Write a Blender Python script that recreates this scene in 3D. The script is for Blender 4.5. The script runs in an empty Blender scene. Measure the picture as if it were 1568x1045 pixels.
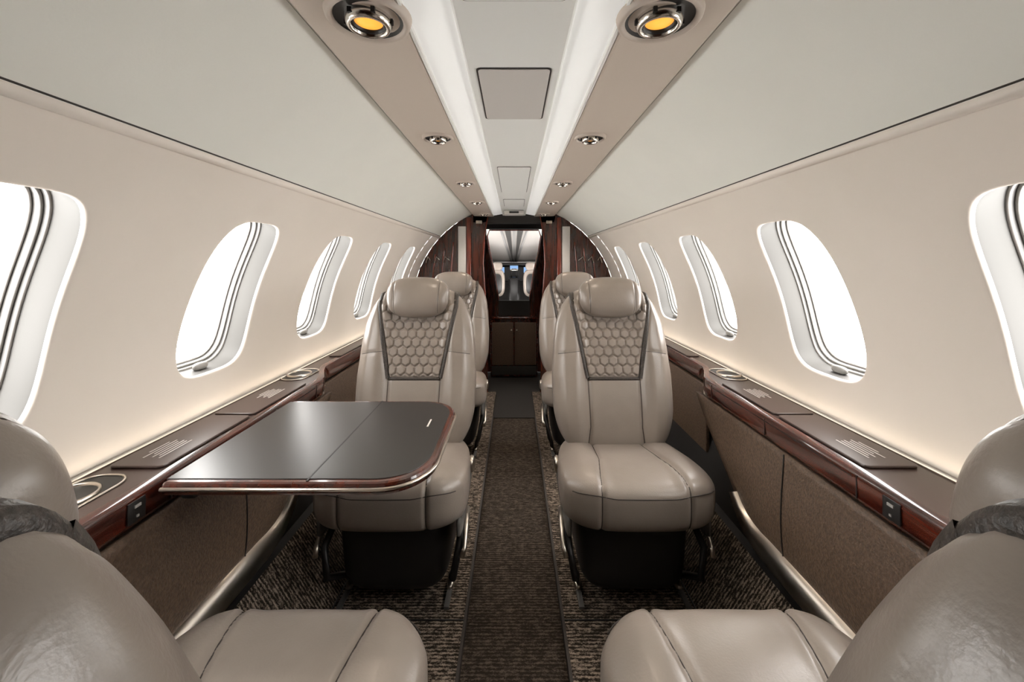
import bpy, math, bmesh
from mathutils import Matrix, Vector
C=1.07
ZC=C-.3655; R=.842
PI=math.pi
scene=bpy.context.scene
COL=scene.collection
scene.view_settings.view_transform='Standard'
# ---------------------------------------------------------------- materials
def mat(name,col,rough=.5,metal=0,bump=None,coat=0,emis=None,es=0,col2=None,nscale=8,stretch=(1,1,1),spec=None):
    m=bpy.data.materials.new(name); m.use_nodes=True
    nt=m.node_tree; b=nt.nodes['Principled BSDF']
    b.inputs['Base Color'].default_value=(*col,1)
    b.inputs['Roughness'].default_value=rough
    b.inputs['Metallic'].default_value=metal
    b.inputs['Coat Weight'].default_value=coat
    b.inputs['Coat Roughness'].default_value=.08
    if spec is not None: b.inputs['Specular IOR Level'].default_value=spec
    if emis:
        b.inputs['Emission Color'].default_value=(*emis,1); b.inputs['Emission Strength'].default_value=es
    tc=nt.nodes.new('ShaderNodeTexCoord'); mp=nt.nodes.new('ShaderNodeMapping')
    mp.inputs['Scale'].default_value=stretch
    nt.links.new(tc.outputs['Object'],mp.inputs['Vector'])
    if col2 is not None:
        n=nt.nodes.new('ShaderNodeTexNoise'); n.inputs['Scale'].default_value=nscale; n.inputs['Detail'].default_value=5
        nt.links.new(mp.outputs[0],n.inputs['Vector'])
        r=nt.nodes.new('ShaderNodeValToRGB'); r.color_ramp.elements[0].position=.36; r.color_ramp.elements[1].position=.64
        r.color_ramp.elements[0].color=(*col,1); r.color_ramp.elements[1].color=(*col2,1)
        nt.links.new(n.outputs['Fac'],r.inputs[0]); nt.links.new(r.outputs[0],b.inputs['Base Color'])
    if bump:
        n2=nt.nodes.new('ShaderNodeTexNoise'); n2.inputs['Scale'].default_value=bump[0]; n2.inputs['Detail'].default_value=3
        nt.links.new(mp.outputs[0],n2.inputs['Vector'])
        bp=nt.nodes.new('ShaderNodeBump'); bp.inputs['Strength'].default_value=bump[1]; bp.inputs['Distance'].default_value=.002
        nt.links.new(n2.outputs['Fac'],bp.inputs['Height']); nt.links.new(bp.outputs[0],b.inputs['Normal'])
    return m
M={}
M['wall']=mat('cream_sidewall',(.83,.76,.685),.55,bump=(150,.06),col2=(.85,.78,.705),nscale=5)
M['reveal']=mat('window_reveal',(.085,.081,.076),.6)  # grey lining, darkened in colour to offset the strong daylight
M['head']=mat('headliner',(.84,.84,.785),.7,bump=(200,.08),col2=(.86,.86,.80),nscale=5)
M['psu']=mat('psu_beige',(.58,.50,.43),.45,bump=(220,.05))
M['cpanel']=mat('ceiling_center',(.80,.80,.77),.5,bump=(200,.05))
M['cpanel2']=mat('ceiling_hatch',(.58,.55,.52),.5)
M['wash']=mat('wash_light_lens',(.82,.82,.80),.4,emis=(1,.985,.95),es=.32)  # channel surface emits to stand in for indirect light falling on it
M['dark']=mat('dark_gap',(.02,.017,.015),.7)
M['black']=mat('black_plastic',(.012,.011,.011),.45)
M['leather']=mat('taupe_leather',(.235,.199,.172),.30,bump=(260,.15),col2=(.262,.222,.192),nscale=9)
M['seam']=mat('seam_thread',(.04,.032,.028),.7)
M['trim']=mat('textured_trim',(.06,.048,.04),.45,bump=(420,.5),col2=(.020,.016,.013),nscale=240)
M['wood']=mat('mahogany',(.095,.018,.009),.2,coat=1,col2=(.028,.0065,.004),nscale=7,stretch=(6,.7,6))
M['woodv']=mat('mahogany_vertical',(.085,.021,.012),.25,coat=.8,col2=(.028,.009,.006),nscale=7,stretch=(6,6,.7))
M['redwood']=mat('red_mahogany',(.24,.038,.018),.2,coat=1,col2=(.12,.02,.010),nscale=7,stretch=(6,6,.7))
M['ledge']=mat('ledge_top',(.050,.029,.023),.38,coat=.1,bump=(400,.04))
M['table']=mat('table_top',(.024,.022,.021),.33,bump=(500,.04))
M['chrome']=mat('chrome',(.75,.72,.68),.18,1)
M['nickel']=mat('brushed_nickel',(.66,.60,.53),.3,1)
M['amber']=mat('amber_lens',(.8,.4,.05),.3,emis=(1,.42,.06),es=1.0)
M['frame']=mat('window_frame_side',(.11,.105,.10),.4)  # frame sides facing the daylight, darkened in colour to offset it
M['face']=mat('window_frame_face',(.50,.48,.455),.4)  # same frame, cabin-facing rings lightened in colour where little light reaches
M['white']=mat('white_plastic',(.75,.73,.70),.35)
M['handle']=mat('shade_handle_plastic',(.35,.34,.32),.35)
M['text']=mat('placard_ink',(.62,.58,.55),.6)
M['lower']=mat('lower_panel',(.135,.086,.057),.42,bump=(240,.9),col2=(.070,.046,.031),nscale=150)
M['grey']=mat('grey_trim',(.10,.095,.09),.5)
M['track']=mat('shade_track_grey',(.34,.33,.31),.5)
M['lgrey']=mat('light_grey_trim',(.35,.34,.33),.5)
M['screen']=mat('avionics_screen',(.02,.02,.03),.2,emis=(.35,.6,1),es=.9)
def carpet(name,c1,c2,sc=48):
    m=bpy.data.materials.new(name); m.use_nodes=True; nt=m.node_tree; b=nt.nodes['Principled BSDF']
    b.inputs['Roughness'].default_value=.95; b.inputs['Specular IOR Level'].default_value=.15
    tc=nt.nodes.new('ShaderNodeTexCoord'); mp=nt.nodes.new('ShaderNodeMapping'); mp.inputs['Scale'].default_value=(1,2.4,1)
    nt.links.new(tc.outputs['Object'],mp.inputs['Vector'])
    n=nt.nodes.new('ShaderNodeTexNoise'); n.inputs['Scale'].default_value=sc; n.inputs['Detail'].default_value=5; n.inputs['Roughness'].default_value=.8
    nt.links.new(mp.outputs[0],n.inputs['Vector'])
    w=nt.nodes.new('ShaderNodeTexWave'); w.bands_direction='Y'; w.inputs['Scale'].default_value=30; w.inputs['Distortion'].default_value=3.5
    w.inputs['Detail'].default_value=2; w.inputs['Detail Scale'].default_value=8
    nt.links.new(tc.outputs['Object'],w.inputs['Vector'])
    mx=nt.nodes.new('ShaderNodeMath'); mx.operation='MULTIPLY_ADD'; mx.inputs[1].default_value=.16
    nt.links.new(w.outputs['Fac'],mx.inputs[0]); nt.links.new(n.outputs['Fac'],mx.inputs[2])
    r=nt.nodes.new('ShaderNodeValToRGB'); r.color_ramp.elements[0].position=.54; r.color_ramp.elements[1].position=.74
    r.color_ramp.elements[0].color=(*c1,1); r.color_ramp.elements[1].color=(*c2,1)
    nt.links.new(mx.outputs[0],r.inputs[0]); nt.links.new(r.outputs[0],b.inputs['Base Color'])
    bp=nt.nodes.new('ShaderNodeBump'); bp.inputs['Strength'].default_value=.9; bp.inputs['Distance'].default_value=.004
    nt.links.new(mx.outputs[0],bp.inputs['Height']); nt.links.new(bp.outputs[0],b.inputs['Normal'])
    return m
M['carpet']=carpet('flecked_carpet',(.021,.016,.012),(.36,.285,.225))
M['aisle']=carpet('aisle_carpet_mat',(.024,.018,.0135),(.115,.088,.069))
# ---------------------------------------------------------------- helpers
def mesh(name,v,f,smooth=True,m=None):
    me=bpy.data.meshes.new(name); me.from_pydata([tuple(p) for p in v],[],f); me.update()
    if smooth:
        for p in me.polygons: p.use_smooth=True
    if m: me.materials.append(m)
    return me
def obj(name,me,parent=None,loc=(0,0,0),mtx=None):
    o=bpy.data.objects.new(name,me); COL.objects.link(o)
    if parent: o.parent=parent
    if mtx is not None: o.matrix_local=mtx
    else: o.location=loc
    return o
def empty(name,loc=(0,0,0),rz=0,parent=None):
    o=bpy.data.objects.new(name,None); COL.objects.link(o); o.location=loc; o.rotation_euler=(0,0,rz); o.empty_display_size=.1
    if parent: o.parent=parent
    return o
def bev(o,w,seg=3):
    md=o.modifiers.new('b','BEVEL'); md.width=w; md.segments=seg; md.limit_method='ANGLE'; md.angle_limit=.6
    return o
def boxm(name,c,s,m):
    x,y,z=c; a,b,d=[k/2 for k in s]
    v=[(x+i*a,y+j*b,z+k*d) for i in(-1,1) for j in(-1,1) for k in(-1,1)]
    f=[(0,1,3,2),(4,6,7,5),(0,4,5,1),(2,3,7,6),(0,2,6,4),(1,5,7,3)]
    return mesh(name,v,f,False,m)
def box(name,c,s,m,parent=None,b=.003,rot=None):
    o=obj(name,boxm(name,(0,0,0),s,m),parent,c)
    if rot: o.rotation_euler=rot
    if b:
        bev(o,b)
        for p in o.data.polygons: p.use_smooth=True
    return o
def boxes(name,lst,m,parent=None):
    v=[];f=[]
    for c,s in lst:
        x,y,z=c;a,b,d=[k/2 for k in s];n=len(v)
        v+=[(x+i*a,y+j*b,z+k*d) for i in(-1,1) for j in(-1,1) for k in(-1,1)]
        f+=[tuple(n+i for i in q) for q in [(0,1,3,2),(4,6,7,5),(0,4,5,1),(2,3,7,6),(0,2,6,4),(1,5,7,3)]]
    return obj(name,mesh(name,v,f,False,m),parent)
def tubem(name,pts,r,m,n=8,closed=False):
    pts=[Vector(p) for p in pts]; v=[];f=[]
    L=len(pts); up=None
    for i,p in enumerate(pts):
        t=(pts[(i+1)%L]-pts[i-1]) if closed else (pts[min(i+1,L-1)]-pts[max(i-1,0)])
        t.normalize()
        if up is None:
            up=Vector((0,0,1)) if abs(t.z)<.9 else Vector((1,0,0))
        a=t.cross(up)
        if a.length<1e-4: a=t.cross(Vector((0,1,0)))
        a.normalize(); b=a.cross(t); b.normalize(); up=b
        for k in range(n):
            an=2*PI*k/n; v.append(p+a*math.cos(an)*r+b*math.sin(an)*r)
    for i in range(L if closed else L-1):
        j=(i+1)%L
        for k in range(n):
            f.append((i*n+k,i*n+(k+1)%n,j*n+(k+1)%n,j*n+k))
    if not closed:
        f.append(tuple(range(n))[::-1]); f.append(tuple((L-1)*n+k for k in range(n)))
    return mesh(name,v,f,True,m)
def lathem(name,prof,m,n=40):
    v=[];f=[]
    for r,z in prof:
        for k in range(n):
            a=2*PI*k/n; v.append((r*math.cos(a),r*math.sin(a),z))
    for i in range(len(prof)-1):
        for k in range(n):
            f.append((i*n+k,i*n+(k+1)%n,(i+1)*n+(k+1)%n,(i+1)*n+k))
    return mesh(name,v,f,True,m)
def prism(name,outline,z0,z1,m,parent=None,b=0,axis='z'):
    n=len(outline)
    if axis=='z': P=lambda p,h:(p[0],p[1],h)
    elif axis=='y': P=lambda p,h:(p[0],h,p[1])
    else: P=lambda p,h:(h,p[0],p[1])
    v=[P(p,z0) for p in outline]+[P(p,z1) for p in outline]
    f=[tuple(range(n)),tuple(range(n,2*n))[::-1]]+[(i,(i+1)%n,n+(i+1)%n,n+i) for i in range(n)]
    me=mesh(name,v,f,False,m)
    bm=bmesh.new(); bm.from_mesh(me); bmesh.ops.recalc_face_normals(bm,faces=bm.faces); bm.to_mesh(me); bm.free()
    o=obj(name,me,parent)
    if b: bev(o,b,2)
    return o
def sm(a,b,x):
    t=max(0,min(1,(x-a)/(b-a))); return t*t*(3-2*t)
def lerp(a,b,t): return a+(b-a)*t
def interp(tab,x):
    if x<=tab[0][0]: return tab[0][1]
    for (x0,y0),(x1,y1) in zip(tab,tab[1:]):
        if x<=x1:
            t=(x-x0)/(x1-x0); return lerp(y0,y1,t)
    return tab[-1][1]
def pillowm(name,a,b,c,p,n,deform,m):
    idx={};v=[];f=[]
    def vid(q):
        k=(round(q[0],5),round(q[1],5),round(q[2],5))
        if k not in idx:
            s=(abs(q[0])**p+abs(q[1])**p+abs(q[2])**p)**(-1/p)
            P=(q[0]*s*a,q[1]*s*b,q[2]*s*c)
            idx[k]=len(v); v.append(deform(*P) if deform else P)
        return idx[k]
    nx,ny,nz=n
    def face(fn,nu,nv,flip):
        for i in range(nu):
            for j in range(nv):
                u0,u1=-1+2*i/nu,-1+2*(i+1)/nu; v0,v1=-1+2*j/nv,-1+2*(j+1)/nv
                q=[vid(fn(u0,v0)),vid(fn(u1,v0)),vid(fn(u1,v1)),vid(fn(u0,v1))]
                f.append(tuple(q[::-1] if flip else q))
    face(lambda u,w:(u,w,1),nx,ny,False); face(lambda u,w:(u,w,-1),nx,ny,True)
    face(lambda u,w:(u,-1,w),nx,nz,False); face(lambda u,w:(u,1,w),nx,nz,True)
    face(lambda u,w:(1,u,w),ny,nz,False); face(lambda u,w:(-1,u,w),ny,nz,True)
    return mesh(name,v,f,True,m)

# ---------------------------------------------------------------- shell
Y0,Y1=-.8375,3.3
def wp(phi,y,off,sx): return (sx*(R+off)*math.cos(phi),y,ZC+(R+off)*math.sin(phi))
PH0,PH1,PW=-.0588,.764,.335
HW,HA=.127,.218
PIT=.545
WPOW=4.0
def cell():
    per=[]
    N=20
    lo,hi=PH0-PW,PH1-PW
    for i in range(N): per.append((-1+2*i/N,-1))
    for i in range(N): per.append((1,-1+2*i/N))
    for i in range(N): per.append((1-2*i/N,1))
    for i in range(N): per.append((-1,1-2*i/N))
    rect=[];out=[]
    for u,w in per:
        rect.append((u*PIT/2,(hi if w>0 else -lo)*w))
        p=WPOW; s=(abs(u)**p+abs(w)**p)**(-1/p)
        out.append((u*s*HW*(1-.07*w),w*s*HA/R))
    return rect,out
rect,out=cell(); n=len(rect)
for sx,side in((-1,'left'),(1,'right')):
    sh=.04 if sx<0 else 0
    cents=[-.565+PIT*i+sh for i in range(7)]
    V=[];F=[];MI=[]
    for cy in cents:
        rings=[]
        for fr in(1,.8,.6,.4,.25,.12,.04): rings.append(([(lerp(o[0]*1.06,r[0],fr),lerp(o[1]*1.04,r[1],fr)) for o,r in zip(out,rect)],0))
        for sc,of in((1.045,0),(1.03,.0006),(1.018,.002),(1.010,.005),(1.004,.009),(.999,.016),(.990,.035),(.975,.064)):
            rings.append(([(o[0]*sc,o[1]*lerp(1,sc,.75)) for o in out],of))
        b0=len(V)
        for pts,of in rings:
            for (yy,aa) in pts: V.append(wp(PW+aa,cy+yy,of,sx))
        for i in range(len(rings)-1):
            for k in range(n):
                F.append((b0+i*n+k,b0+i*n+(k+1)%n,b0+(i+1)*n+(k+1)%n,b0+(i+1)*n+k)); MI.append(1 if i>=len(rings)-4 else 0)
    for (ya,yb) in((cents[-1]+PIT/2,Y1),(Y0-.001,cents[0]-PIT/2)):
        if yb-ya<.002: continue
        b0=len(V); NN=12
        for yy in(ya,yb):
            for k in range(NN+1): V.append(wp(lerp(PH0,PH1,k/NN),yy,0,sx))
        for k in range(NN): F.append((b0+k,b0+k+1,b0+NN+1+k+1,b0+NN+1+k)); MI.append(0)
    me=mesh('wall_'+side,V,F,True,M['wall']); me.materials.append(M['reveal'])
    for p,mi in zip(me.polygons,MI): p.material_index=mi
    bm=bmesh.new(); bm.from_mesh(me); bmesh.ops.remove_doubles(bm,verts=bm.verts,dist=.0003); bmesh.ops.recalc_face_normals(bm,faces=bm.faces); bm.to_mesh(me); bm.free()
    wall=obj('wall_'+side,me)
    p1=.764
    obj('crown_roll',tubem('crown_roll',[wp(p1-.012,y,.005,sx) for y in(Y0,Y1)],.011,M['wall'],12),wall)
    obj('crown_seam',tubem('crown_seam',[wp(p1+.003,y,.001,sx) for y in(Y0,Y1)],.002,M['seam'],8),wall)
    for i,cy in enumerate(cents):
        e=empty('window_%d'%(i+1+(7 if sx>0 else 0)),wp(PW,cy,.05,sx))
        inv=Matrix.Translation(-Vector(e.location))
        def ringm(nm,rs,m,cap=False,sidefrom=99):
            v=[];f=[];mi=[]
            for sc,of in rs:
                for yy,aa in out: v.append(inv@Vector(wp(PW+aa*lerp(1,sc,.75),cy+yy*sc,of,sx)))
            for a in range(len(rs)-1):
                for k in range(n): f.append((a*n+k,a*n+(k+1)%n,(a+1)*n+(k+1)%n,(a+1)*n+k)); mi.append(1 if a>=sidefrom else 0)
            if cap: f.append(tuple((len(rs)-1)*n+k for k in range(n))); mi.append(0)
            me=mesh(nm,v,f,True,m); me.materials.append(M['frame'])
            for p,q in zip(me.polygons,mi): p.material_index=q
            return obj(nm,me,e)
        ringm('inner_bezel',[(.985,.062),(.978,.058),(.955,.058),(.948,.062),(.94,.070)],M['face'],sidefrom=3)
        ringm('shade_track',[(.945,.069),(.935,.067),(.915,.067),(.91,.071),(.91,.084)],M['track'],sidefrom=3)
        ringm('outer_frame',[(.915,.083),(.90,.081),(.885,.081),(.878,.086),(.87,.105),(.95,.125)],M['face'],sidefrom=3)
        h=pillowm('shade_handle',.024,.008,.010,3,(8,6,6),None,M['handle'])
        o=obj('shade_handle',h,e); q=inv@Vector(wp(PW-HA/R*.95,cy,.036,sx)); o.location=q; o.rotation_euler=(0,0,PI/2)
        if cy<.2: ringm('window_shade',[(.945,.068),(.5,.070),(.1,.070)],M['wall'],True)  # unseen closed shades, added to keep aft daylight off the near seats
def arcX(X): return ZC+math.sqrt(R*R-X*X)
V=[];F=[]
for sx in(-1,1):
    b0=len(V); N=20; ph_top=math.acos(.325/R)
    for yy in(Y0,Y1):
        for k in range(N+1): V.append(wp(lerp(.764,ph_top,k/N),yy,0,sx))
    for k in range(N): F.append((b0+k,b0+k+1,b0+N+1+k+1,b0+N+1+k))
ceil=obj('ceiling',mesh('ceiling',V,F,True,M['head']))
def strip(name,prof,m,par,y0=Y0,y1=Y1,mirror=True,smooth=False):
    v=[];f=[]
    for sx in((-1,1) if mirror else (1,)):
        b0=len(v); n=len(prof)
        for yy in(y0,y1):
            for X,up in prof: v.append((sx*X,yy,C+up))
        for k in range(n-1): f.append((b0+k,b0+k+1,b0+n+k+1,b0+n+k))
    return obj(name,mesh(name,v,f,smooth,m),par)
strip('headliner_gap',[(.347,.401),(.343,.415),(.325,.42),(.325,.40)],M['dark'],ceil)
strip('service_strip',[(.333,.43),(.337,.396),(.335,.390),(.330,.386),(.30,.3845),(.18,.3815),(.176,.383),(.174,.39)],M['psu'],ceil)
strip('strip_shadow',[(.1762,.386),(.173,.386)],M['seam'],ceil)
strip('strip_lip',[(.1745,.395),(.174,.384),(.171,.382),(.168,.384),(.1675,.395)],M['cpanel'],ceil)
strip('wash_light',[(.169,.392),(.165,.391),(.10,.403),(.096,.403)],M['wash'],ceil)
strip('center_panel',[(-.097,.41),(-.096,.395),(-.092,.391),(.092,.391),(.096,.395),(.097,.41)],M['cpanel'],ceil,mirror=False)
strip('roof_skin',[(-.36,.425),(.36,.425)],M['dark'],ceil,mirror=False)
def rrect(cx,cy,w,h,r,n=5):
    o=[]
    for (sx,sy,a0) in((1,1,0),(-1,1,90),(-1,-1,180),(1,-1,270)):
        for k in range(n+1):
            a=math.radians(a0+90*k/n); o.append((cx+sx*(w/2-r)+r*math.cos(a),cy+sy*(h/2-r)+r*math.sin(a)))
    return o
for (y0,y1,w) in((.30,.59,.155),(.80,1.075,.146),(1.62,2.2,.135),(2.45,2.75,.13),(-.5,0,.155)):
    big=y0==.8
    prism('hatch_gap',rrect(0,(y0+y1)/2,w+(.007 if big else .004),y1-y0+(.007 if big else .004),.010),C+.3893,C+.395,M['seam'],ceil)
    prism('hatch',rrect(0,(y0+y1)/2,w,y1-y0,.009),C+.3878,C+.395,M['cpanel2'] if big else M['cpanel'],ceil,.001)
es_=box('exit_sign',(0,2.98,C+.372),(.15,.10,.03),M['cpanel2'],None,.006)
box('exit_label',(0,-.051,0),(.07,.004,.014),M['black'],es_,0)
for y in(.622,1.215,1.9,2.5,3.1):
    for sx in(-1,1):
        big=y<.7
        s=1.0 if big else .74
        e=empty('reading_light',(sx*(.227 if big else .232),y,C+.3830))
        obj('bezel',lathem('bezel',[(.066*s,.004),(.063*s,-.006),(.058*s,-.009),(.053*s,-.005),(.051*s,.0)],M['psu']),e)
        obj('well',lathem('well',[(.052*s,-.0034),(.046*s,-.001),(.036*s,.0),(.0001,.0)],M['black']),e)
        obj('chrome_ring',lathem('chrome_ring',[(.035*s,.001),(.036*s,-.008),(.0325*s,-.015),(.028*s,-.017),(.026*s,-.014),(.0245*s,-.005),(.020*s,-.003)],M['chrome']),e)
        obj('lamp_rim',lathem('lamp_rim',[(.0265*s,-.006),(.0245*s,-.012),(.0225*s,-.012),(.0215*s,-.004)],M['black']),e)
        obj('lamp_lens',lathem('lamp_lens',[(.0225*s,-.006),(.016*s,-.0085),(.008*s,-.0095),(.0001,-.010)],M['amber']),e)
        boxes('ring_notches',[((math.cos(a)*.0350*s,math.sin(a)*.0350*s,-.007),(.006*s,.006*s,.008)) for a in[k*PI/3 for k in range(6)]],M['black'],e)
        l=bpy.data.lights.new('spot','SPOT'); l.energy=5.0 if y>1 else .8; l.color=(1,.84,.66); l.spot_size=1.9; l.spot_blend=.8; l.shadow_soft_size=.02
        lo=bpy.data.objects.new('spot',l); COL.objects.link(lo); lo.parent=e; lo.location=(0,0,-.025)
fl=empty('floor')
def slab(name,x0,x1,y0,y1,z0,z1,m,par):
    return box(name,((x0+x1)/2,(y0+y1)/2,(z0+z1)/2),(x1-x0,y1-y0,z1-z0),m,par,0)
slab('subfloor',-.9,.9,Y0,4.4,-.06,-.03,M['dark'],fl)
slab('aisle_runner',-.142,.142,Y0,2.78,-.03,-.018,M['aisle'],fl)
for sx in(-1,1):
    a,b=sorted((sx*.15,sx*.57))
    slab('side_carpet',a,b,Y0,3.3,-.03,0,M['carpet'],fl)
    a,b=sorted((sx*.143,sx*.151))
    slab('seat_track',a,b,Y0,2.78,-.03,.002,M['seam'],fl)
    v=[(sx*.56,Y0,0),(sx*.56,Y1,0),(sx*.695,Y0,.21),(sx*.695,Y1,.21)]
    obj('inclined_carpet',mesh('ic',v,[(0,1,3,2)],False,M['carpet']),fl)
    v=[];pr=[(.695,.21),(.72,.215),(.745,.30),(.78,.42),(.845,.66)]
    for yy in(Y0,Y1): v+=[(sx*x,yy,z) for x,z in pr]
    obj('lower_liner',mesh('ll',v,[(k,k+1,k+6,k+5) for k in range(4)],False,M['black']),fl)
    obj('carpet_seam',tubem('cs',[(sx*.56,Y0,.002),(sx*.56,Y1,.002)],.003,M['black'],6),fl)
    box('carpet_joint',(sx*.36,1.19,.001),(.42,.004,.003),M['black'],fl,0)
slab('vestibule_floor',-.45,.45,2.78,4.2,-.03,-.012,M['dark'],fl)

# ---------------------------------------------------------------- ledges
ZT=C-.415
def Xin(y): return .68+.075*sm(1.40,1.62,y)
for sx,side in((-1,'left'),(1,'right')):
    L=empty('side_ledge',(sx*.76,1.2,ZT)); inv=-Vector(L.location)
    def P(x,y,z): return Vector((sx*x,y,z))+inv
    ys=[Y0+.001+(Y1-Y0-.002)*i/90 for i in range(91)]
    def loft(nm,pf,m,smooth=False):
        v=[];f=[];n=None
        for y in ys:
            q=pf(y); n=len(q); v+=[P(x,y,z) for x,z in q]
        for i in range(len(ys)-1):
            for k in range(n-1): f.append((i*n+k,i*n+k+1,(i+1)*n+k+1,(i+1)*n+k))
        return obj(nm,mesh(nm,v,f,smooth,m),L)
    loft('top',lambda y:[(.845,ZT+.004),(.832,ZT+.004),(.828,ZT),(Xin(y)+.012,ZT),(Xin(y)+.004,ZT-.002)],M['ledge'])
    loft('wood_fascia',lambda y:[(Xin(y)+.022,ZT+.0008),(Xin(y)+.005,ZT-.0003),(Xin(y)+.001,ZT-.004),(Xin(y)-.001,ZT-.012),(Xin(y)+.001,ZT-.050),(Xin(y)+.006,ZT-.062),(Xin(y)+.03,ZT-.066)],M['wood'],True)
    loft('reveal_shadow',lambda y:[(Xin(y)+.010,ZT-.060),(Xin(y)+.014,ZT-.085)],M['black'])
    obj('wall_trim',tubem('wt',[P(.832,y,ZT+.005) for y in ys[::10]],.0035,M['lgrey'],8),L)
    obj('fascia_trim',tubem('ft',[P(Xin(y)+.006,y,ZT-.070) for y in ys],.0045,M['nickel'],8),L)
    for a,b in((.80,1.07),(1.08,1.36)):
        prism('lid',[( (sx*x-sx*.76),(y-1.2)) for x,y in rrect(.762,(a+b)/2,.112,b-a,.012)],.0005,.006,M['ledge'],L,.002)
    prism('aft_lid',[( (sx*x-sx*.76),(y-1.2)) for x,y in rrect(.755,.30,.12,.62,.012)],.0005,.006,M['ledge'],L,.002)
    prism('fwd_lid',[( (sx*x-sx*.76),(y-1.2)) for x,y in rrect(.79,2.2,.055,.9,.012)],.0005,.006,M['ledge'],L,.002)
    boxes('fascia_gaps',[(P(Xin(y)-.0006,y,ZT-.030),(.0015,.0025,.046)) for y in(.79,1.08,1.37,.62,.1)]+[(P(.6795,1.08,ZT-.014),(.0025,.56,.002))],M['black'],L)
    for pc in(.885,1.255):
        ln=[]
        for k in range(6):
            ww=(.085,.07,.08,.06,.085,.05)[k]
            ln.append((P(.742+.0085*k,pc-.01+(.085-ww)*.2,ZT+.0066),(.0028,ww,.0006)))
        boxes('placard_text',ln,M['text'],L)
    for cy in((.70,1.475) if sx<0 else (1.475,)):
        cx=.785 if cy<1 else .795
        loc=P(cx,cy,ZT)
        obj('cup_ring',lathem('cr',[(.042,.0005),(.042,.006),(.040,.008),(.038,.006),(.037,.002)],M['nickel']),L,loc)
        obj('cup_well',lathem('cw',[(.038,.003),(.03,.0015),(.0001,.001)],M['black']),L,loc)
        prism('tray_inset',[(P(x,y,0).x,P(x,y,0).y) for x,y in rrect(cx-.005,cy,.088,.15,.035)],.0003,.0012,M['black'],L)
        obj('tray_rim',tubem('tr',[P(*p,ZT+.002) for p in rrect(cx-.005,cy,.088,.15,.035)],.0022,M['nickel'],8,True),L)
    box('usb_plate',P(Xin(.72)-.002,.715,ZT-.030),(.003,.034,.038),M['black'],L,.001)
    boxes('usb_ports',[(P(.6755,.715,ZT-.021),(.002,.012,.005)),(P(.6755,.715,ZT-.039),(.002,.004,.004))],M['lgrey'],L)
    PE=empty('lower_panel',P(.68,.6,.45),0,L); iv=-Vector((sx*.68,.6,.45))
    def px(z): return .668+.010*sm(.36,.58,z)
    def yend(z): return 1.16+.36*sm(.30,.66,z)
    v=[];f=[];NZ=16;NY=40; ZB=.335; ZU=.59
    for i in range(NZ+1):
        z=lerp(ZB,ZU,i/NZ)
        for j in range(NY+1):
            y=lerp(Y0+.01,yend(z),j/NY)
            v.append(Vector((sx*(px(z)-.006*math.sin(PI*i/NZ)),y,z))+iv)
    for i in range(NZ):
        for j in range(NY): f.append((i*(NY+1)+j,i*(NY+1)+j+1,(i+1)*(NY+1)+j+1,(i+1)*(NY+1)+j))
    po=obj('padded_panel',mesh('pp',v,f,True,M['lower']),PE)
    sd=po.modifiers.new('s','SOLIDIFY'); sd.thickness=.018; sd.offset=-1 if sx<0 else 1
    obj('panel_seam',tubem('ps',[Vector((sx*(px(z)-.006*math.sin(PI*(z-ZB)/(ZU-ZB))-.001),1.0-.05*(.6-z),z))+iv for z in[lerp(.34,.588,k/10) for k in range(11)]],.0018,M['black'],6),PE)
    path=[(y,.318) for y in[lerp(Y0+.01,1.04,k/12) for k in range(13)]]+[(1.08,.320),(1.115,.328),(1.145,.342),(1.17,.362),(1.19,.385)]
    v=[];f=[]
    for i,(y,z) in enumerate(path):
        a=path[max(i-1,0)];b=path[min(i+1,len(path)-1)]
        t=Vector((b[0]-a[0],b[1]-a[1])).normalized(); nn=Vector((-t.y,t.x))
        hw=.026*(1 if i<12 else max(.2,1-.17*(i-12)))
        for k,(o1,o2) in enumerate(((-1.05,-.010),(-.9,-.020),(.85,-.004),(1,.008))):
            v.append(Vector((sx*(.664+o2),y+nn.x*hw*o1,z+nn.y*hw*o1))+iv)
    for i in range(len(path)-1):
        for k in range(3): f.append((i*4+k,i*4+k+1,(i+1)*4+k+1,(i+1)*4+k))
    obj('kick_strip',mesh('ks',v,f,True,M['nickel']),PE)
    box('forward_panel',Vector((sx*.755,2.3,.46))+iv,(.015,1.5,.26),M['lower'],PE,.004)
    l=bpy.data.lights.new('ledge_led','AREA'); l.shape='RECTANGLE'; l.size=.012; l.size_y=2.7; l.energy=.6; l.color=(1,.84,.64)  # unseen fill strip, added to lift the lower wall and ceiling
    lo=bpy.data.objects.new('ledge_led',l); COL.objects.link(lo); lo.parent=L; lo.location=P(.822,1.9,ZT+.003); lo.rotation_euler=(0,PI+sx*.25,0)

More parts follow.
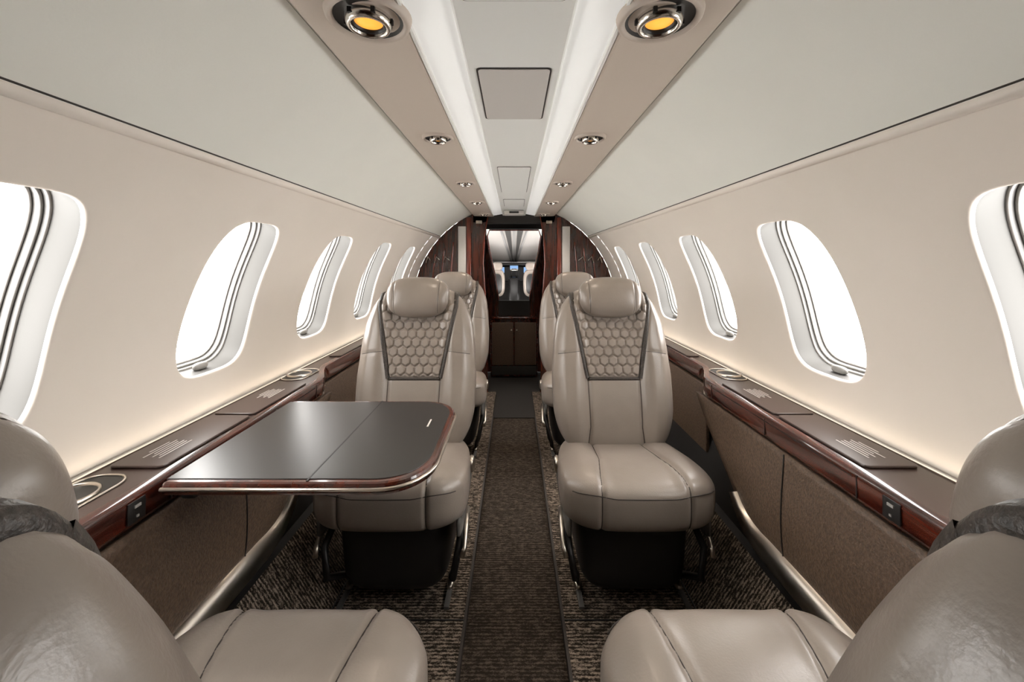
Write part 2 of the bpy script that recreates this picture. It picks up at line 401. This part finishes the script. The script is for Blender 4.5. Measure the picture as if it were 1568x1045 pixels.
# ---------------------------------------------------------------- seats
A_,B_,LB=.226,.062,.62
PB=4.5
def wf(s): return interp([(0,.93),(.15,.99),(.28,1.0),(.40,.965),(.48,.93),(.55,.87),(.62,.80)],s)
def xs(s): return interp([(0,.108),(.10,.094),(.27,.098),(.54,.148),(.7,.15)],s)
def bdef(x,y,z):
    s=z+LB/2
    x=x*wf(s); u=abs(x)/(A_*wf(s))
    k=min(1,abs(y)/B_)
    y=y*(1-.30*sm(.2,.6,s))
    if y<0:
        y-=k*(.022*sm(.42,.66,u)*(1-.75*sm(.80,1.0,u)))
        y-=k*.012*math.exp(-((s-.14)/.10)**2)
    y+= .008*k*(1 if y<0 else -1)*math.exp(-((abs(x)-xs(s))/.007)**2)
    if y<0 and s<.5: y+=.004*k*math.exp(-((s-.27)/.006)**2)*(1 if abs(x)<xs(s) else 0)
    if s>.2: y+= (.003 if y<0 else -.003)*k*math.exp(-((s-.37+ .12*(abs(x)-xs(s)))/.005)**2)*(1 if abs(x)>xs(s) else 0)
    return (x,y,s-.04)
def bsurf(x,s,side=-1,eps=0):
    def raw(x,s):
        xn=min(1,abs(x)/(A_*wf(s))); t=abs((s-LB/2)/(LB/2))
        y0=side*B_*max(0,1-xn**PB-t**PB)**(1/PB)
        return Vector(bdef(x/wf(s),y0,s-LB/2))
    p=raw(x,s)
    if eps:
        d=.003
        a=raw(x+d,s)-raw(x-d,s); b=raw(x,s+d)-raw(x,s-d)
        nn=a.cross(b)
        if nn.length<1e-9: nn=Vector((0,side,0))
        nn.normalize()
        if nn.y*side<0: nn=-nn
        p=p+nn*eps
    return p
def ribbon(name,pts,hw,side,m):
    v=[];f=[]
    for i,(x,s) in enumerate(pts):
        a=pts[max(i-1,0)];b=pts[min(i+1,len(pts)-1)]
        t=Vector((b[0]-a[0],b[1]-a[1])).normalized()
        for o,e in((-1,-.002),(-.8,.0035),(0,.0105),(.8,.0035),(1,-.002)):
            v.append(bsurf(x-t.y*hw*o,s+t.x*hw*o,side,e))
    for i in range(len(pts)-1):
        for k in range(4): f.append((i*5+k,i*5+k+1,(i+1)*5+k+1,(i+1)*5+k))
    return mesh(name,v,f,True,m)
S={}
S['backrest']=pillowm('backrest',A_,B_,LB/2,PB,(84,12,90),bdef,M['leather'])
STOP=.560
for side,nm in((-1,'front'),(1,'rear')):
    pts=[(-xs(s),s) for s in[STOP-(STOP-.27)*k/28 for k in range(29)]]
    hw=.0085 if side<0 else .012
    S['trim_left_'+nm]=ribbon('tl'+nm,pts,hw,side,M['trim'])
    S['trim_right_'+nm]=ribbon('tr'+nm,[(-x,s) for x,s in pts],hw,side,M['trim'])
    S['trim_bottom_'+nm]=ribbon('tb'+nm,[(lerp(-.100,.100,k/14),.268) for k in range(15)],.006,side,M['trim'])
    for g in(-1,1):
        S['seam_%s_%d'%(nm,g)]=tubem('sm',[bsurf(g*xs(s),s,side,.0005) for s in[lerp(.03,.26,k/20) for k in range(21)]],.0016,M['seam'],5)
        S['wing_%s_%d'%(nm,g)]=tubem('wg',[bsurf(g*x,.37-.12*(x-xs(.37)),side,.0004) for x in[lerp(xs(.37)+.008,.205,k/12) for k in range(13)]],.0011,M['seam'],5)
# strap of the trim carried over the shoulder, following the real top surface
def btop(x,yn,eps):
    def raw(x,yn):
        s=.58
        for _ in range(6):
            xn=min(1,abs(x)/(A_*wf(s)))
            t=max(0,1-xn**PB-abs(yn)**PB)**(1/PB); s=LB/2*(1+t)
        return Vector(bdef(x/wf(s),yn*B_,s-LB/2))
    p=raw(x,yn); d=.003
    a=raw(x+d,yn)-raw(x-d,yn); b=raw(x,min(.99,yn+.04))-raw(x,max(-.99,yn-.04))
    nn=a.cross(b)
    if nn.length<1e-9: nn=Vector((0,0,1))
    nn.normalize()
    if nn.z<0: nn=-nn
    return p+nn*eps
xS=xs(STOP); yS=max(.1,1-(xS/(A_*wf(STOP)))**PB-((STOP-LB/2)/(LB/2))**PB)**(1/PB)
for g in(-1,1):
    v=[];f=[];K_=24
    for i in range(K_+1):
        t=i/K_; yn=lerp(-yS,yS,t); hw=lerp(.0085,.012,t)
        for o,e in((-1,-.001),(-.8,.004),(0,.0085),(.8,.004),(1,-.001)):
            v.append(btop(g*(xS-.003*math.sin(PI*t))+hw*o,yn,e))
    for i in range(K_):
        for k in range(4): f.append((i*5+k,i*5+k+1,(i+1)*5+k+1,(i+1)*5+k))
    S['trim_over_%d'%g]=mesh('tov',v,f,True,M['trim'])
def hexh(x,y,w):
    h=w*math.sqrt(3)
    def near(ox,oy):
        a=(x-ox)-w*round((x-ox)/w); b=(y-oy)-h*round((y-oy)/h); return a,b
    best=min(near(0,0),near(w/2,h/2),key=lambda q:q[0]**2+q[1]**2)
    a,b=abs(best[0]),abs(best[1])
    d=max(a,a*.5+b*.8660254)
    return 1-d/(w/2)
N=120; v=[];f=[]
for j in range(N+1):
    s=lerp(.276,.55,j/N); X=xs(s)-.007
    for i in range(N+1):
        x=lerp(-X,X,i/N); e=hexh(x,(s-.4)*.88,.034)
        ed=min(1,min(i,N-i,j,N-j)/4)
        v.append(bsurf(x,s,-1,.001+.0072*ed*sm(0,.34,e)))
for j in range(N):
    for i in range(N): f.append((j*(N+1)+i,j*(N+1)+i+1,(j+1)*(N+1)+i+1,(j+1)*(N+1)+i))
S['quilted_panel']=mesh('quilt',v,f,True,M['leather'])
HX,HZ,HP=.120,.080,2.8
def hdef(x,y,z):
    x=x*(1+.04*(z/HZ))
    y=y-.008*math.cos(z/HZ*1.4)*(1 if y<0 else 0)
    g=.003*math.exp(-((abs(x)-.088)/.004)**2)
    y+= g*(1 if y<0 else -1)
    return (x,y-.050,z+.534)
S['headrest']=pillowm('headrest',HX,.052,HZ,HP,(50,18,30),hdef,M['leather'])
def hs(x,z,side):
    y=side*.052*max(0,1-(abs(x)/HX)**HP-(abs(z)/HZ)**HP)**(1/HP); return Vector(hdef(x,y,z))
for g in(-1,1):
    S['headrest_seam_%d'%g]=tubem('hsm',[hs(g*.085,lerp(-.062,.062,k/14),-1) for k in range(15)],.001,M['seam'],5)
    S['headrest_rear_seam_%d'%g]=tubem('hsr',[hs(g*.085,lerp(-.062,.062,k/14),1) for k in range(15)],.001,M['seam'],5)
    S['headrest_post_%d'%g]=tubem('hp',[(g*.05,-.02,.42),(g*.05,-.03,.52)],.007,M['black'],8)
S['headrest_mount']=boxm('hm',(0,-.012,.50),(.15,.05,.07),M['black'])
CA,CB,CC,PC=.234,.215,.083,4.8
def cw(y): return interp([(-.215,.95),(-.15,1.0),(.0,.97),(.215,.86)],y)
def cx_(y): return interp([(-.215,.125),(-.16,.12),(-.05,.10),(.1,.09),(.2,.088)],y)
def cdef(x,y,z):
    x=x*cw(y)
    k=max(0,z/CC)
    ax=abs(x)
    z2=z
    if z>0:
        z2+= k*(.012*sm(.08,.14,ax)*(1-sm(.16,.22,ax))-.006)
        z2-= k*.040*sm(-.12,.2,y)
        z2-= k*.007*math.exp(-((ax-cx_(y))/.006)**2)
    if y<-.12:
        y+= .007*sm(.12,.2,-y)*math.exp(-((ax-cx_(y))/.006)**2)*(1-max(0,k)**4)
        if z<0: y+=.02*(z/CC)**2
    y-= .012*(1-(x/CA)**2)*sm(.1,.2,-y)
    return (x,y,z2+.366)
def ctop(x,y,eps=.0005):
    xn=abs(x)/(CA*cw(y)); z0=CC*max(0,1-xn**PC-(abs(y)/CB)**PC)**(1/PC)
    p=cdef(x/cw(y),y,z0); return Vector((p[0],p[1],p[2]+eps))
def cfront(x,z,eps=.0005):
    yy=-CB*max(0,1-(abs(x)/CA)**PC-(abs(z)/CC)**PC)**(1/PC)
    p=cdef(x/cw(yy),yy,z); return Vector((p[0],p[1]-eps,p[2]))
S['cushion']=pillowm('cushion',CA,CB,CC,PC,(84,80,24),cdef,M['leather'])
for g in(-1,1):
    S['cushion_seam_%d'%g]=tubem('csm',[ctop(g*cx_(y),y) for y in[lerp(.18,-.19,k/24) for k in range(25)]],.0014,M['seam'],5)
    S['cushion_front_seam_%d'%g]=tubem('cfs',[cfront(g*.125,z) for z in[lerp(.066,-.07,k/12) for k in range(13)]],.0014,M['seam'],5)
S['cushion_piping']=tubem('cpp',[cfront(x,.045) for x in[lerp(-.205,.205,k/30) for k in range(31)]],.0014,M['seam'],5)
def basedef(x,y,z): return (x*(1-.12*(1-(z+.12)/.24)),y+.04,z+.165)
S['base_shroud']=pillowm('base',.185,.16,.125,5,(16,14,12),basedef,M['black'])
for g in(-1,1):
    S['side_plate_%d'%g]=pillowm('spl',.010,.165,.040,4,(6,16,8),lambda x,y,z,g=g:(x+g*.208,y+.01,z+.285+.12*(y+.0)*(1 if y>0 else .4)),M['grey'])
    S['side_frame_%d'%g]=tubem('sf',[(g*.195,.16,.30),(g*.205,.02,.255),(g*.205,-.12,.20),(g*.19,-.135,.12),(g*.17,-.03,.05),(g*.165,.0,.012)],.011,M['black'],10)
    S['lever_%d'%g]=tubem('lv',[(g*.221,-.02,.262),(g*.224,-.09,.245),(g*.224,-.13,.21),(g*.218,-.15,.19)],.008,M['nickel'],10)
    S['hinge_%d'%g]=pillowm('hg',.012,.028,.028,2.6,(8,8,8),lambda x,y,z,g=g:(x+g*.217,y+.13,z+.33),M['nickel'])
    S['foot_%d'%g]=pillowm('ft',.012,.045,.012,3,(8,10,6),lambda x,y,z,g=g:(x+g*.165,y+.0,z+.012),M['nickel'])
    S['foot_rear_%d'%g]=pillowm('ftr',.012,.03,.012,3,(8,10,6),lambda x,y,z,g=g:(x+g*.165,y+.17,z+.012),M['nickel'])
    S['rail_%d'%g]=boxm('rl',(g*.165,.04,.006),(.016,.30,.008),M['grey'])
BACK=[k for k in S if k.startswith(('backrest','trim','seam_','wing','quilt','headrest'))]
def seat(x,y,rz,rec=12,zb=.40,yb=.165,xb=0,hd=0):
    e=empty('passenger_seat',(x,y,0),rz)
    mt=Matrix.Translation((xb,yb,zb))@Matrix.Rotation(math.radians(-rec),4,'X')
    for k,me in S.items():
        if k.startswith('headrest'): obj(k,me,e,mtx=mt@Matrix.Translation((0,0,hd)))
        elif k in BACK: obj(k,me,e,mtx=mt)
        else: obj(k,me,e)
    return e
for sx in(-1,1):
    seat(sx*.374,1.335,0)
    seat(sx*.382,2.29,0)
    seat(sx*.372,.528,PI,rec=16,zb=.416,yb=.225,xb=-sx*.012,hd=-.026)

# ---------------------------------------------------------------- table
T=empty('folding_table',(-.405,.95,ZT+.006))
def tout(x0,x1,y0,y1,r,ins=0):
    o=[(x0,y0+ins),(x0,y1-ins)]
    n=14; X=x1-ins
    for k in range(n+1):
        a=math.radians(90-90*k/n); o.append((X-r+r*max(0,math.cos(a))**.85,(y1-ins)-r+r*math.sin(a)))
    for k in range(n+1):
        a=math.radians(-90*k/n); o.append((X-r+r*max(0,math.cos(a))**.85,(y0+ins)+r+r*math.sin(a)))
    return [(p[0]+.405,p[1]-.95) for p in o]
TA=(-.655,-.160,.737,1.18)
prism('wood_edge',tout(*TA,.11),-.024,.0,M['wood'],T,.006)
prism('leather_top',tout(*TA,.10,.014),-.004,.0016,M['table'],T,.001)
tt=tout(*TA,.11)
obj('edge_inlay',tubem('ei',[(p[0],p[1],-.0115) for p in tt[1:]+tt[:1]],.0038,M['nickel'],8),T)
box('fold_seam',(-.387+.405,.008,.0012),(.003,.43,.0016),M['black'],T,0)
boxes('latch',[((-.215+.405,.06,.0022),(.004,.045,.001))],M['text'],T)
box('support_arm',(-.16,-.07,-.039),(.16,.05,.03),M['black'],T,.006)
box('support_bracket',(-.235,0,-.036),(.03,.34,.04),M['black'],T,.006)

# ---------------------------------------------------------------- front bulkhead
W=empty('wall_front',(0,Y1,0))
for sx in(-1,1):
    top=[(x,arcX(min(x,R-.0001))) for x in[.39,.44,.5,.56,.62,.68,.74,.78,.81,.83,.84]]
    bot=[(.84,.60),(.80,.42),(.74,.26),(.70,.2),(.56,0),(.39,0)]
    prism('wood_panel',[(sx*p[0],p[1]) for p in top+bot],0,.03,M['woodv'],W,axis='y')
    box('cream_column',(sx*.428,-.015,C+.10),(.065,.02,.40),M['white'],W,.004)
    box('red_post',(sx*.372,.0,.72),(.036,.06,1.45),M['redwood'],W,.006)
    out2=[(sx*.355,-.02),(sx*.355,C+.41),(sx*.215,C+.41),(sx*.245,C+.22),(sx*.255,C+.0),(sx*.235,C-.3),(sx*.22,-.02)]
    prism('inner_jamb',out2,-.005,.05,M['woodv'],W,.004,axis='y')
    obj('jamb_highlight',tubem('jh',[(sx*x,-.008,z) for x,z in[(.215,C+.39),(.245,C+.22),(.255,C),(.235,C-.3),(.22,0)]],.005,M['redwood'],8),W)
    for k in range(3):
        obj('rack_rail',tubem('rr',[(sx*(.50+.075*k+.03*math.sin(t*1.2)),-.012,C+lerp(.17-.05*k,-.22,t)) for t in[q/12 for q in range(13)]],.006,M['redwood'],8),W)
        obj('rack_pull',tubem('rp',[(sx*(.53+.08*k),-.02,C+.02),(sx*(.57+.07*k),-.02,C+.05),(sx*(.585+.07*k),-.02,C+.0)],.003,M['nickel'],6),W)
    box('header_clip',(sx*.29,-.015,C+.335),(.05,.02,.03),M['nickel'],W,.005)
box('header',(0,0.02,C+.37),(.70,.05,.09),M['dark'],W,.01)
for sx in(-1,1):
    box('vestibule_side',(sx*.46,.3,.72),(.02,.58,1.5),M['woodv'],W,0)
box('vestibule_roof',(0,.3,C+.41),(.95,.6,.02),M['dark'],W,0)
PT=empty('cockpit_partition',(0,3.9,0))
for sx in(-1,1):
    prism('partition_side',[(sx*p[0],p[1]) for p in[(.46,0),(.46,C+.41),(.275,C+.41),(.27,C+.27),(.235,C+.10),(.185,C-.12),(.15,C-.36),(.15,0)]],0,.03,M['woodv'],PT,.004,axis='y')
box('partition_header',(0,.015,C+.375),(.56,.03,.09),M['dark'],PT,.004)
box('partition_lower',(0,.015,.35),(.31,.03,.70),M['dark'],PT,.004)
obj('opening_trim',tubem('ot',[(-.15,-.006,C-.36),(-.185,-.006,C-.12),(-.235,-.006,C+.10),(-.262,-.006,C+.26),(-.24,-.006,C+.32),(.24,-.006,C+.32),(.262,-.006,C+.26),(.235,-.006,C+.10),(.185,-.006,C-.12),(.15,-.006,C-.36)],.007,M['redwood'],8),PT)
G=empty('galley_cabinet',(0,3.74,0))
box('carcass',(0,.07,.27),(.44,.14,.54),M['wood'],G,.006)
for sx in(-1,1):
    box('door',(sx*.106,-.008,.31),(.20,.014,.40),M['lower'],G,.006)
    obj('knob',pillowm('kn',.008,.008,.008,2,(6,6,6),None,M['nickel']),G,(sx*.025,-.022,.44))
box('toe_kick',(0,-.006,.06),(.42,.01,.08),M['dark'],G,.002)
box('worktop',(0,.06,.55),(.46,.16,.02),M['wood'],G,.006)
# cockpit
K=empty('cockpit',(0,4,0))
v=[(-.5,0,C+.36),(.5,0,C+.36),(-.42,1.1,C+.00),(.42,1.1,C+.00)]
obj('headliner',mesh('kh',v,[(0,1,3,2)],False,M['cpanel2']),K)
for k in(-1,0,1):
    obj('ceiling_rib',tubem('rb',[(k*.14,.02,C+.352),(k*.035,1.05,C+.015)],.014,M['lgrey'],8),K)
for sx in(-1,1):
    vv=[(sx*.035,.02,C+.350),(sx*.10,.02,C+.350),(sx*.012,1.05,C+.012),(sx*.022,1.05,C+.012)]
    obj('overhead_recess',mesh('or',vv,[(0,1,3,2)],False,M['grey']),K)
box('side_l',(-.52,.6,.7),(.02,1.1,1.5),M['lgrey'],K,0); box('side_r',(.52,.6,.7),(.02,1.1,1.5),M['lgrey'],K,0)
box('nose',(0,1.22,.55),(1.1,.02,1.2),M['black'],K,0)
box('roof_cap',(0,.6,C+.40),(1.06,1.2,.02),M['dark'],K,0)
box('cockpit_floor',(0,.65,.0),(1.0,1.1,.02),M['dark'],K,0)
box('instrument_panel',(0,1.0,C-.14),(.95,.1,.22),M['black'],K,.03)
for sx in(-1,1):
    box('display',(sx*.17,.945,C-.09),(.10,.006,.07),M['screen'],K,.004)
    obj('pilot_seat_back',pillowm('psb',.09,.05,.15,3.2,(16,8,20),None,M['leather']),K,(sx*.19,.35,C-.22))
    obj('pilot_headrest',pillowm('phr',.055,.035,.045,2.8,(12,8,10),None,M['leather']),K,(sx*.18,.34,C-.04))
    obj('pilot_shell',pillowm('pss',.06,.02,.11,3.2,(12,8,16),None,M['black']),K,(sx*.19,.295,C-.23))
    obj('yoke',tubem('yk',[(sx*.25+.06*math.cos(a),.80,C-.12+.06*math.sin(a)) for a in[math.radians(200+140*q/10) for q in range(11)]],.008,M['black'],8),K)
box('centre_display',(0,.945,C-.06),(.10,.006,.05),M['screen'],K,.004)
box('pedestal',(0,.68,C-.34),(.13,.5,.34),M['black'],K,.03)
obj('throttle',tubem('th',[(-.03,.55,C-.18),(-.03,.53,C-.08),(.03,.53,C-.08),(.03,.55,C-.18)],.012,M['black'],8),K)
obj('throttle_knobs',pillowm('tk',.045,.015,.014,3,(10,6,6),None,M['chrome']),K,(0,.525,C-.08))
box('glare_shield',(0,.96,C-.02),(.9,.22,.03),M['black'],K,.01)

obj('wall_back',mesh('wall_back',[(-.9,Y0,-.03),(.9,Y0,-.03),(.9,Y0,C+.45),(-.9,Y0,C+.45)],[(0,1,2,3)],False,M['woodv']))

# ---------------------------------------------------------------- lights
w=bpy.data.worlds.new('World'); scene.world=w; w.use_nodes=True
bg=w.node_tree.nodes['Background']; bg.inputs['Color'].default_value=(1,.98,.95,1); bg.inputs['Strength'].default_value=17
def area(name,loc,rot,sx,sy,e,col=(1,.97,.93)):
    l=bpy.data.lights.new(name,'AREA'); l.shape='RECTANGLE'; l.size=sx; l.size_y=sy; l.energy=e; l.color=col
    o=bpy.data.objects.new(name,l); COL.objects.link(o); o.location=loc; o.rotation_euler=rot; return o
area('cockpit_light',(0,4.06,C-.30),(math.radians(150),0,0),.3,.08,2.0)  # unseen fill lamp, added to brighten the cockpit ceiling
cam=bpy.data.cameras.new('camera'); co=bpy.data.objects.new('camera',cam); COL.objects.link(co)
co.location=(0,0,C); co.rotation_euler=(PI/2,0,0)
cam.lens=14; cam.sensor_width=36; cam.shift_y=-.0765; cam.shift_x=-.002; cam.clip_start=.01
scene.camera=co
